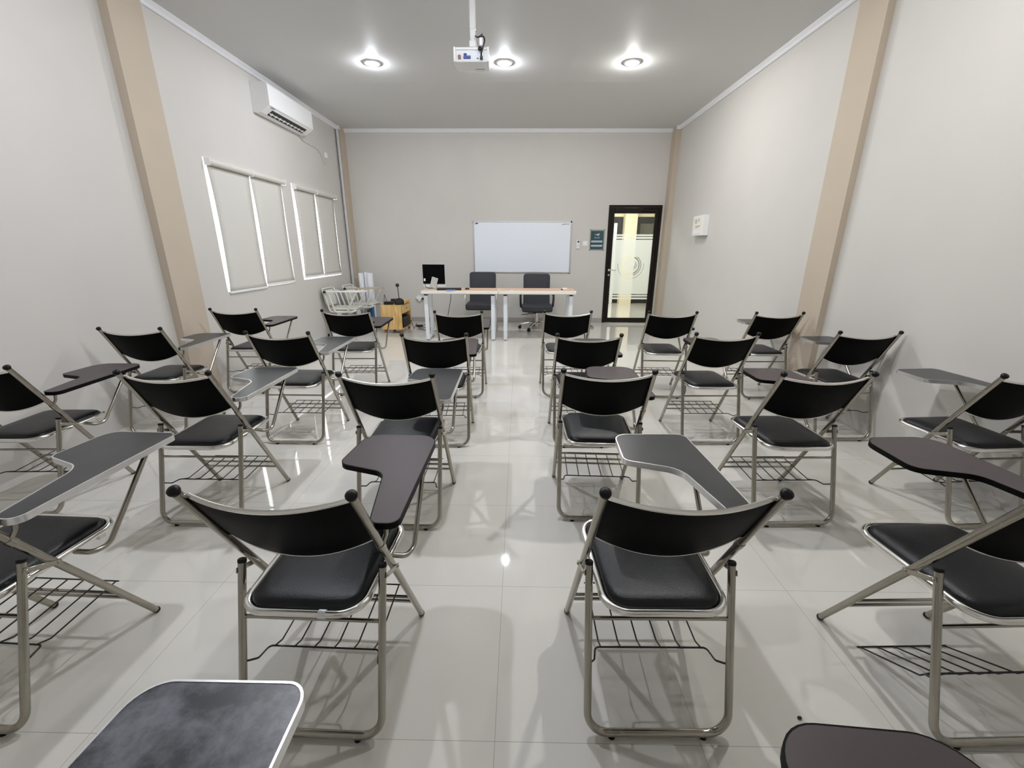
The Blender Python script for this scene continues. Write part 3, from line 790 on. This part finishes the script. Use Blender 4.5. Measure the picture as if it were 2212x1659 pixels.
for sx in (-1, 1):
    for sz in (-1, 1): MB().lathe([(.009, -.002), (.009, .019)], Matrix.Translation((sx * .128, 0, sz * .177)) @ Matrix.Rotation(PI / 2, 4, 'X'), 12).build('standoff', M_chrome, t)
# right wall box
t = thing('wall_box', 'small white wall box with a picture panel high on the right wall', 'box', (XR, 6.695, 1.70), 0)
MB().box((-.09, -.185, -.138), (-.001, .185, .138), .004).build('case', M_white, t, False)
MB().box((-.094, -.165, -.12), (-.089, .15, .12)).build('picture_panel', M_cream, t, False)
p = MB()
p.box((-.0955, -.1, -.02), (-.094, .06, .0)).box((-.0955, .02, .03), (-.094, .1, .09)).box((-.0955, -.06, .05), (-.094, -.02, .1)).box((-.0955, -.03, -.03), (-.094, .07, -.02))
p.build('picture_print', M_paleink, t, False)
MB().box((-.0955, -.05, -.11), (-.0935, .12, -.06)).build('paper_insert', M_paper, t, False)

# ------------------------------------------------------------------ air conditioner, socket, pipe
t = thing('air_conditioner', 'white split air conditioner high on the left wall', 'air conditioner', (XL, 6.23, 2.88), 0)
def prismY(prof, y0, y1):
    n = len(prof); vs = [V((x, y0, z)) for x, z in prof] + [V((x, y1, z)) for x, z in prof]
    return MB().add(vs, [(i, (i + 1) % n, n + (i + 1) % n, n + i) for i in range(n)] + [tuple(range(n))[::-1], tuple(range(n, 2 * n))])
prismY([(.002, .01), (.03, 0), (.09, .01), (.165, .055), (.182, .07), (.182, .30), (.16, .318), (.002, .318)], -.555, .555).build('casing', M_white, t, False)
prismY([(.183, .072), (.20, .08), (.205, .10), (.205, .296), (.19, .314), (.183, .314)], -.553, .553).build('front_panel', M_white, t, False)
Mv = Matrix.Translation((.128, 0, .0335)) @ Matrix.Rotation(math.radians(-31), 4, 'Y')
MB().box((-.042, -.43, -.004), (.042, .43, .004), 0, Mv).build('air_outlet', M_black, t, False)
lv = MB(); lv.box((-.012, -.43, -.012), (-.004, .43, -.003), 0, Mv)
for i in range(9): lv.box((-.028, -.38 + i * .095 - .012, -.009), (.004, -.38 + i * .095 + .012, -.003), 0, Mv)
lv.build('louvre', M_white, t, False)
MB().tube(smoothpath([(.03, .5, .0), (.008, .62, -.04), (.006, .85, -.05), (.006, 1.1, -.07), (.006, 1.22, -.16), (.006, 1.27, -.24), (.008, 1.33, -.20)]), .005, 8).build('power_cord', M_pipe, t)
MB().box((.183, -.5, .066), (.202, -.42, .07)).build('badge', M_greyink, t, False)
t = MB().box((0, -.042, -.042), (.03, .042, .042), .006).build('wall_socket', M_white); t.location = (XL, 7.575, 2.785); tag(t, 'white power socket on the left wall below the air conditioner', 'socket')
t = thing('corner_pipe', 'pale vertical pipe in the far left corner', 'pipe', (-3.088, 8.085, 0), 0)
MB().tube([(0, 0, 0), (0, 0, 3.272)], .022, 14).build('pipe', M_pipe, t)
for z in (.6, 1.8, 2.9): MB().lathe([(.027, -.012), (.027, .012)], Matrix.Translation((0, 0, z)), 14).build('clamp', M_pipe, t)

# ------------------------------------------------------------------ ceiling projector and downlights
t = thing('projector', 'white ceiling projector hanging on a white pole above the aisle', 'projector', (-.412, 4.2, 2.858), 0)
bd = [(p.x, p.y) for p in fillet([V((-.148, .0, 0)), V((.148, .0, 0)), V((.14, .21, 0)), V((-.14, .21, 0))], [.01, .01, .035, .035], 5, True)]
MB().prism(bd, 0, .098, None, .005).build('body', M_white, t, ang=30)
MB().box((-.125, -.003, .012), (.125, .001, .075), .001).build('port_panel', M_whitem, t, False)
MB().box((-.148, -.008, 0), (-.13, .0, .105), .003).box((.13, -.008, 0), (.148, .0, .105), .003).box((-.13, -.008, .082), (.13, 0, .1), .002).build('rear_bezel', M_white, t, False)
pv = MB().box((-.065, -.014, .02), (-.005, -.003, .04), .002).sphere((-.05, -.01, .05), .012, 10, 6, (1.2, .5, .6)); pv.build('blue_port', M_blueink, t, False)
MB().box((-.11, -.016, .018), (-.087, -.003, .045), .002).build('copper_plug', M_brownplug, t, False)
MB().box((.045, -.006, .02), (.06, -.003, .026)).build('usb_port', M_black, t, False)
cb = MB().tube(smoothpath([(.026, .09, .215), (.05, .05, .19), (.075, .03, .19), (.09, .06, .215), (.08, .03, .19), (.105, -.01, .17), (.115, -.03, .13), (.1, -.035, .09), (.085, -.03, .05), (.085, -.012, .03)]), .0062, 8)
cb.sphere((.075, -.028, .082), .017, 10, 8).box((.074, -.03, .012), (.096, -.002, .034), .003)
cb.build('cable', M_black, t)
MB().box((.072, -.042, .1), (.098, -.034, .152), .002).build('cable_label', M_paper, t, False)
MB().box((-.018 + .0, .085, .262), (.032, .12, H - 2.858), .006).build('mount_pole', M_white, t)
MB().box((-.015, .082, .195), (.029, .118, .262), .003).sphere((.007, .1, .185), .027, 12, 8).box((-.022, .07, .132), (.034, .13, .178), .004).box((-.06, .04, .098), (.08, .16, .108), .002).box((-.012, .085, .108), (.026, .115, .135), .002).build('mount_bracket', M_white, t)
MB().lathe([(.026, 0), (.026, .022), (.02, .024)], Matrix.Translation((-.08, .2, .052)) @ Matrix.Rotation(-PI / 2, 4, 'X'), 16).build('lens', M_black, t)
MB().box((.02, .15, -.002), (.1, .165, .001)).build('vent', M_greyink, t, False)

COOL, WARM = (.90, .93, 1.0, 1), (1.0, .99, .955, 1)
LS = 1980
M_lc = emis('lamp_cool', COOL, LS * .8); M_lw = emis('lamp_warm', WARM, LS)
M_lc2 = emis('lamp_cool_overhead', COOL, LS); M_lw2 = emis('lamp_warm_overhead', WARM, LS)
def lamp(x, y, m, label):
    t = thing('downlight', label, 'ceiling light', (x, y, H), 0, 'recessed ceiling downlights')
    ri = MB(); prof = [(.037, -.001), (.058, -.004), (.074, -.010), (.086, -.008), (.094, 0)]
    ri.lathe(prof, None, 28, False, False); ri.build('trim_ring', M_white, t)
    MB().lathe([(.036, -.004), (.036, -.014), (.030, -.022), (.018, -.0265), (.003, -.028)], None, 24).build('lamp_lens', m, t)
    return t
rows = ((5.56, 'shining downlight %s'), (2.4, None))
nm = ['left of the projector pole', 'just right of the projector', 'rightmost and brightest, near the right wall']
nm2 = ['left', 'middle', 'right']
for ri_, (y, s) in enumerate(rows):
    for i, x in enumerate((-1.65, -.18, 1.225) if ri_ == 0 else (-1.55, -.15, 1.25)):
        lab = s % nm[i] if s else ('downlight overhead, %s one above the foreground chairs' % nm2[i] if ri_ == 1 else 'downlight behind the viewer, %s one of its row' % nm2[i])
        lamp(x, y, ((M_lc, M_lc, M_lw), (M_lc2, M_lc2, M_lw2))[ri_][i], lab)

# ------------------------------------------------------------------ corner: pale tablet armchairs, paper rolls, carton
M_greybrown = mat('faded_wood_laminate', srgb(182, 166, 148), .45, noise=.1, nscale=12)
def pale_chair(label, y, x, tabmat):
    t = thing('pale_tablet_armchair', label, 'chair', (x, y, 0), 0, 'pale tablet armchairs against the left wall')
    # faces +X ; y = width
    xf(cushion(.44, .40, .03, .06), Matrix.Translation((.26, 0, .43))).build('seat', M_chairplastic, t)
    Mb = Matrix.Translation((.035, 0, .48)) @ Matrix.Rotation(math.radians(-9), 4, 'Y') @ Matrix.Rotation(PI / 2, 4, 'Y') @ Matrix.Translation((-.13, 0, -.01))
    xf(cushion(.25, .40, .02, .06), Mb).build('backrest', M_chairplastic, t)
    for s in (-1, 1):
        MB().tube(fillet([(.0, s * .21, .745), (.05, s * .215, .60), (.09, s * .215, .405), (.44, s * .215, .405), (.50, s * .19, .43)], .05, 6), .0165, 10).build('side_frame', M_chairplastic, t)
        MB().tube(fillet([(.03, s * .225, .70), (.10, s * .225, .68), (.17, s * .225, .40), (.36, s * .225, .40), (.52, s * .225, .69)], .05, 6), .0145, 10).build('arm_frame', M_chairplastic, t)
        fb = MB().box((.02, s * .2 - .03, .0), (.44, s * .2 + .03, .05), .008).build('foot_bar', M_whitem, t)
        MB().box((.0, s * .2 - .032, 0), (.05, s * .2 + .032, .052), .01).box((.40, s * .2 - .032, 0), (.455, s * .2 + .032, .052), .01).build('foot_bar_cap', M_rubber, fb)
        MB().box((.20, s * .2 - .022, .045), (.26, s * .2 + .022, .40), .004).build('leg', M_whitem, t)
    MB().tube(fillet([(.0, -.21, .745), (-.01, -.19, .755), (-.01, .19, .755), (.0, .21, .745)], .02, 4), .0125, 10).build('top_rail', M_chairplastic, t)
    MB().lathe([(.02, 0), (.02, .03)], Matrix.Translation((.045, -.225, .715)) @ Matrix.Rotation(PI / 2, 4, 'X'), 14).build('pivot', M_dark, t)
    pl = [(p.x, p.y) for p in fillet([V((.06, -.25, 0)), V((.60, -.25, 0)), V((.66, -.04, 0)), V((.36, -.02, 0)), V((.3, -.2, 0)), V((.06, -.21, 0))], .03, 5, True)]
    MB().prism(pl, .712, .730, None, .002).build('writing_tablet', tabmat, t)
    return t
pale_chair('pale grey plastic tablet armchair under the window, nearer one with white tablet', 6.95, -3.075, M_white)
pale_chair('pale grey plastic tablet armchair further into the corner, brown-edged tablet', 7.52, -2.98, M_greybrown)
t = thing('carton', 'blue printed carton on the floor in the far left corner', 'box', (-2.745, 7.84, 0), 0)
cb_ = MB(); w, dp, hh = .07, .06, .35
cb_.box((-w, -dp, 0), (w, dp, .01)).box((-w, -dp, .01), (w, -dp + .006, hh)).box((-w, dp - .006, .01), (w, dp, hh)).box((-w, -dp + .006, .01), (-w + .006, dp - .006, hh)).box((w - .006, -dp + .006, .01), (w, dp - .006, hh))
cb_.build('box_shell', M_bluebox, t, False)
pt = MB()
for i in range(3): pt.add([V((-.045 + i * .008, -dp - .001, .06 + i * .09)), V((.02 - i * .006, -dp - .001, .05 + i * .09)), V((.035 - i * .01, -dp - .001, .12 + i * .09)), V((-.03, -dp - .001, .125 + i * .09))], [(0, 1, 2, 3)])
pt.build('box_print', M_bluecard, t, False)
for i, (x, y, r, z1, ln, lab) in enumerate(((-2.895, 7.985, .043, .935, 0, 'leftmost of the three white paper rolls standing in the corner'), (-2.818, 8.02, .026, .95, .004, 'thin middle white paper roll standing in the corner'), (-2.732, 7.985, .055, .935, 0, 'widest white paper roll standing in the corner, on the right'))):
    z0 = .0; rr = MB(); prof = [(r * .7, z0), (r, z0), (r, z1), (r * .85, z1), (r * .82, z1 - .08)]
    rr.lathe(prof, Matrix.Translation((0, 0, 0)), 20, True, True)
    o = rr.build('paper_roll', M_paper); o.location = (x, y, 0); tag(o, lab, 'paper roll', 'white paper rolls in the corner')

# ------------------------------------------------------------------ wooden cabinet and what is on it
t = thing('wooden_cabinet', 'small pine cabinet on stub feet left of the desk, open on its right side', 'cabinet', (-2.105, 7.33, 0), math.radians(-3))
x0, x1, y0, y1, z0, z1 = -.172, .172, -.26, .26, .065, .47
MB().box((x0, y0, z0), (x1, y0 + .018, z1)).build('side_panel', M_pine, t, False)
MB().box((x0, y1 - .018, z0), (x1, y1, z1 + .04)).build('side_panel', M_pine, t, False)
MB().box((x0, y0 + .018, z0), (x0 + .015, y1 - .018, z1 - .018)).build('back_panel', M_pine, t, False)
MB().box((x0, y0 + .018, z1 - .018), (x1, y1 - .018, z1)).build('top', M_pine, t, False)
MB().box((x0 + .015, y0 + .018, z0), (x1, y1 - .018, z0 + .018)).build('bottom', M_pine, t, False)
dr = MB().box((x1 - .016, y0 + .02, .34), (x1, y1 - .02, z1 - .02), .001).build('drawer', M_pine, t, False)
MB().sphere((x1 + .008, 0, .40), .012, 10, 8).build('knob', M_pinedark, dr)
MB().box((x0 + .015, y0 + .018, .325), (x1 - .002, y1 - .018, .338)).build('shelf', M_pine, t, False)
for sx in (x0 + .04, x1 - .035):
    for sy in (y0 + .04, y1 - .04): MB().lathe([(.018, 0), (.026, .066)], Matrix.Translation((sx, sy, 0)), 14).build('foot', M_pinedark, t)
MB().sphere((.06, y0 - .0, .325), .008, 8, 6, (1, .25, 1)).build('screw_cover', M_pinedark, t)
t = thing('amplifier', 'black amplifier box inside the open shelf of the pine cabinet', 'amplifier', (-2.075, 7.34, .0845), math.radians(-3))
MB().box((-.12, -.19, .006), (.145, .19, .17), .006).build('case', M_black, t, False)
sl = MB()
for i in range(7): sl.box((.1455, -.15, .03 + i * .018), (.147, .15, .038 + i * .018))
sl.build('grille', M_dark, t, False)
for sx in (-.1, .12):
    for sy in (-.17, .17): MB().lathe([(.01, 0), (.01, .007)], Matrix.Translation((sx, sy, 0)), 10).build('foot', M_rubber, t)
CT = .4705
t = thing('router', 'black router with folded antennas on the left of the pine cabinet', 'router', (-2.17, 7.19, CT), .1)
MB().box((-.085, -.055, 0), (.068, .06, .048), .006).build('case', M_black, t, False)
for a, b in (((-.09, .0, .03), (-.072, .0, .165)), ((-.045, .01, .045), (-.072, .0, .165))): MB().tube([a, b], .004, 8).build('antenna', M_black, t)
t = MB().box((-.05, -.03, 0), (.05, .03, .075), .006).build('adapter_block', M_dark); t.location = (-2.14, 7.36, CT); tag(t, 'dark adapter block behind the router on the pine cabinet', 'adapter')
t = thing('desk_microphone', 'black desk microphone with a ball head on a thin stem on the pine cabinet', 'microphone', (-2.005, 7.2, CT), 0)
MB().lathe([(.078, 0), (.082, .03), (.070, .075), (.035, .10), (.008, .105)], None, 24).build('base', M_black, t)
MB().tube([(0, 0, .1), (-.012, 0, .29)], .0065, 8).build('stem', mat('bronze_stem', srgb(70, 46, 46), .35, metal=.4), t)
MB().sphere((-.013, 0, .315), .031, 16, 12).build('ball_head', mat('bronze_ball', srgb(58, 36, 36), .25, metal=.3), t)
t = MB().tube(smoothpath([(-1.93, 7.22, CT + .005), (-1.91, 7.3, CT + .005), (-1.95, 7.4, CT + .02), (-1.915, 7.45, CT + .006), (-1.912, 7.36, CT + .004), (-1.925, 7.3, CT + .005)]), .0045, 8).build('coiled_cable', M_black); tag(t, 'short black cable looped on the pine cabinet top', 'cable')

# cables on the floor and wall plug
t = thing('multi_plug', 'white multi plug in the back wall socket left of the desk', 'plug', (-1.925, YB, .445), 0)
MB().box((-.035, -.01, -.035), (.035, 0, .035), .003).build('socket_plate', M_white, t, False)
pm = MB()
for dx, dz in ((0, .0), (.05, .005), (-.045, .01), (.005, -.045), (.0, .045)): pm.sphere((dx * .7, -.03, dz * .7), .03, 12, 8, (1, .7, 1))
pm.build('adapter', M_white, t)
MB().box((.05, -.05, -.015), (.09, -.015, .015), .004).build('black_plug', M_black, t)
t = MB().tube(smoothpath([(-1.82, 8.285, .445), (-1.76, 8.24, .38), (-1.74, 8.2, .2), (-1.73, 8.05, .03), (-1.76, 7.8, .008), (-1.8, 7.62, .008), (-1.72, 7.45, .008), (-1.58, 7.38, .008), (-1.55, 7.5, .008), (-1.65, 7.6, .008), (-1.74, 7.56, .008)]), .005, 8).build('extension_cord', M_black)
tag(t, 'black power cord dropping from the multi plug and looping on the floor', 'cable')
t = MB().box((-.06, -.03, 0), (.06, .03, .035), .006).build('power_brick', M_black); t.location = (-1.8, 7.66, .013); t.rotation_euler = (0, 0, .3); tag(t, 'black power brick lying on the floor among the cords by the cabinet', 'adapter')
t = MB().tube(smoothpath([(-1.905, 7.42, .13), (-1.885, 7.42, .17), (-1.865, 7.43, .08), (-1.86, 7.5, .012), (-1.9, 7.75, .008), (-1.95, 8.1, .008)]), .0045, 8).build('speaker_cable', M_black); tag(t, 'thin black cable from the cabinet shelf running across the floor', 'cable')
t = MB().tube(smoothpath([(-1.10, 7.01, .75), (-1.11, 7.03, .6), (-1.16, 7.1, .4), (-1.22, 7.2, .22), (-1.33, 7.25, .06), (-1.42, 7.3, .008), (-1.52, 7.36, .008)]), .005, 8).build('hanging_cable', M_black); tag(t, 'grey-black cable hanging from the rear of the left desk to the floor', 'cable')

# ------------------------------------------------------------------ light, world, camera
w = bpy.data.worlds.new('World'); S.world = w; w.use_nodes = True
bg = w.node_tree.nodes['Background']; bg.inputs[0].default_value = (.95, .98, 1.0, 1); bg.inputs[1].default_value = 8.0
def area(name, loc, rot, size, energy, col):
    l = bpy.data.lights.new(name, 'AREA'); l.shape = 'RECTANGLE'; l.size, l.size_y = size; l.energy = energy; l.color = col
    o = bpy.data.objects.new(name, l); COL.objects.link(o); o.location = loc; o.rotation_euler = rot; return o
area('corridor_light', (1.9, 9.9, cH - .02), (0, 0, 0), (2.2, .5), 78, (1, 1, .975))
f_px, pitch, yaw, roll = 920.14, .3083915, .01516113, .00353624
cd = bpy.data.cameras.new('camera'); cd.sensor_fit = 'HORIZONTAL'; cd.sensor_width = 36; cd.lens = 36 * f_px / 2212
cd.clip_start = .02; cd.clip_end = 100
cam = bpy.data.objects.new('camera', cd); COL.objects.link(cam)
fw = V((-math.sin(yaw) * math.cos(pitch), math.cos(yaw) * math.cos(pitch), -math.sin(pitch)))
rt = V((math.cos(yaw), math.sin(yaw), 0)); up = rt.cross(fw)
r2 = rt * math.cos(roll) + up * math.sin(roll); u2 = up * math.cos(roll) - rt * math.sin(roll)
R = Matrix((r2, u2, -fw)).transposed().to_4x4()
cam.matrix_world = Matrix.Translation((0, 0, 1.3749)) @ R
S.camera = cam
S.view_settings.view_transform = 'Standard'; S.view_settings.look = 'None'
S.view_settings.gamma = 1; S.view_settings.exposure = .07; S.view_settings.use_curve_mapping = False
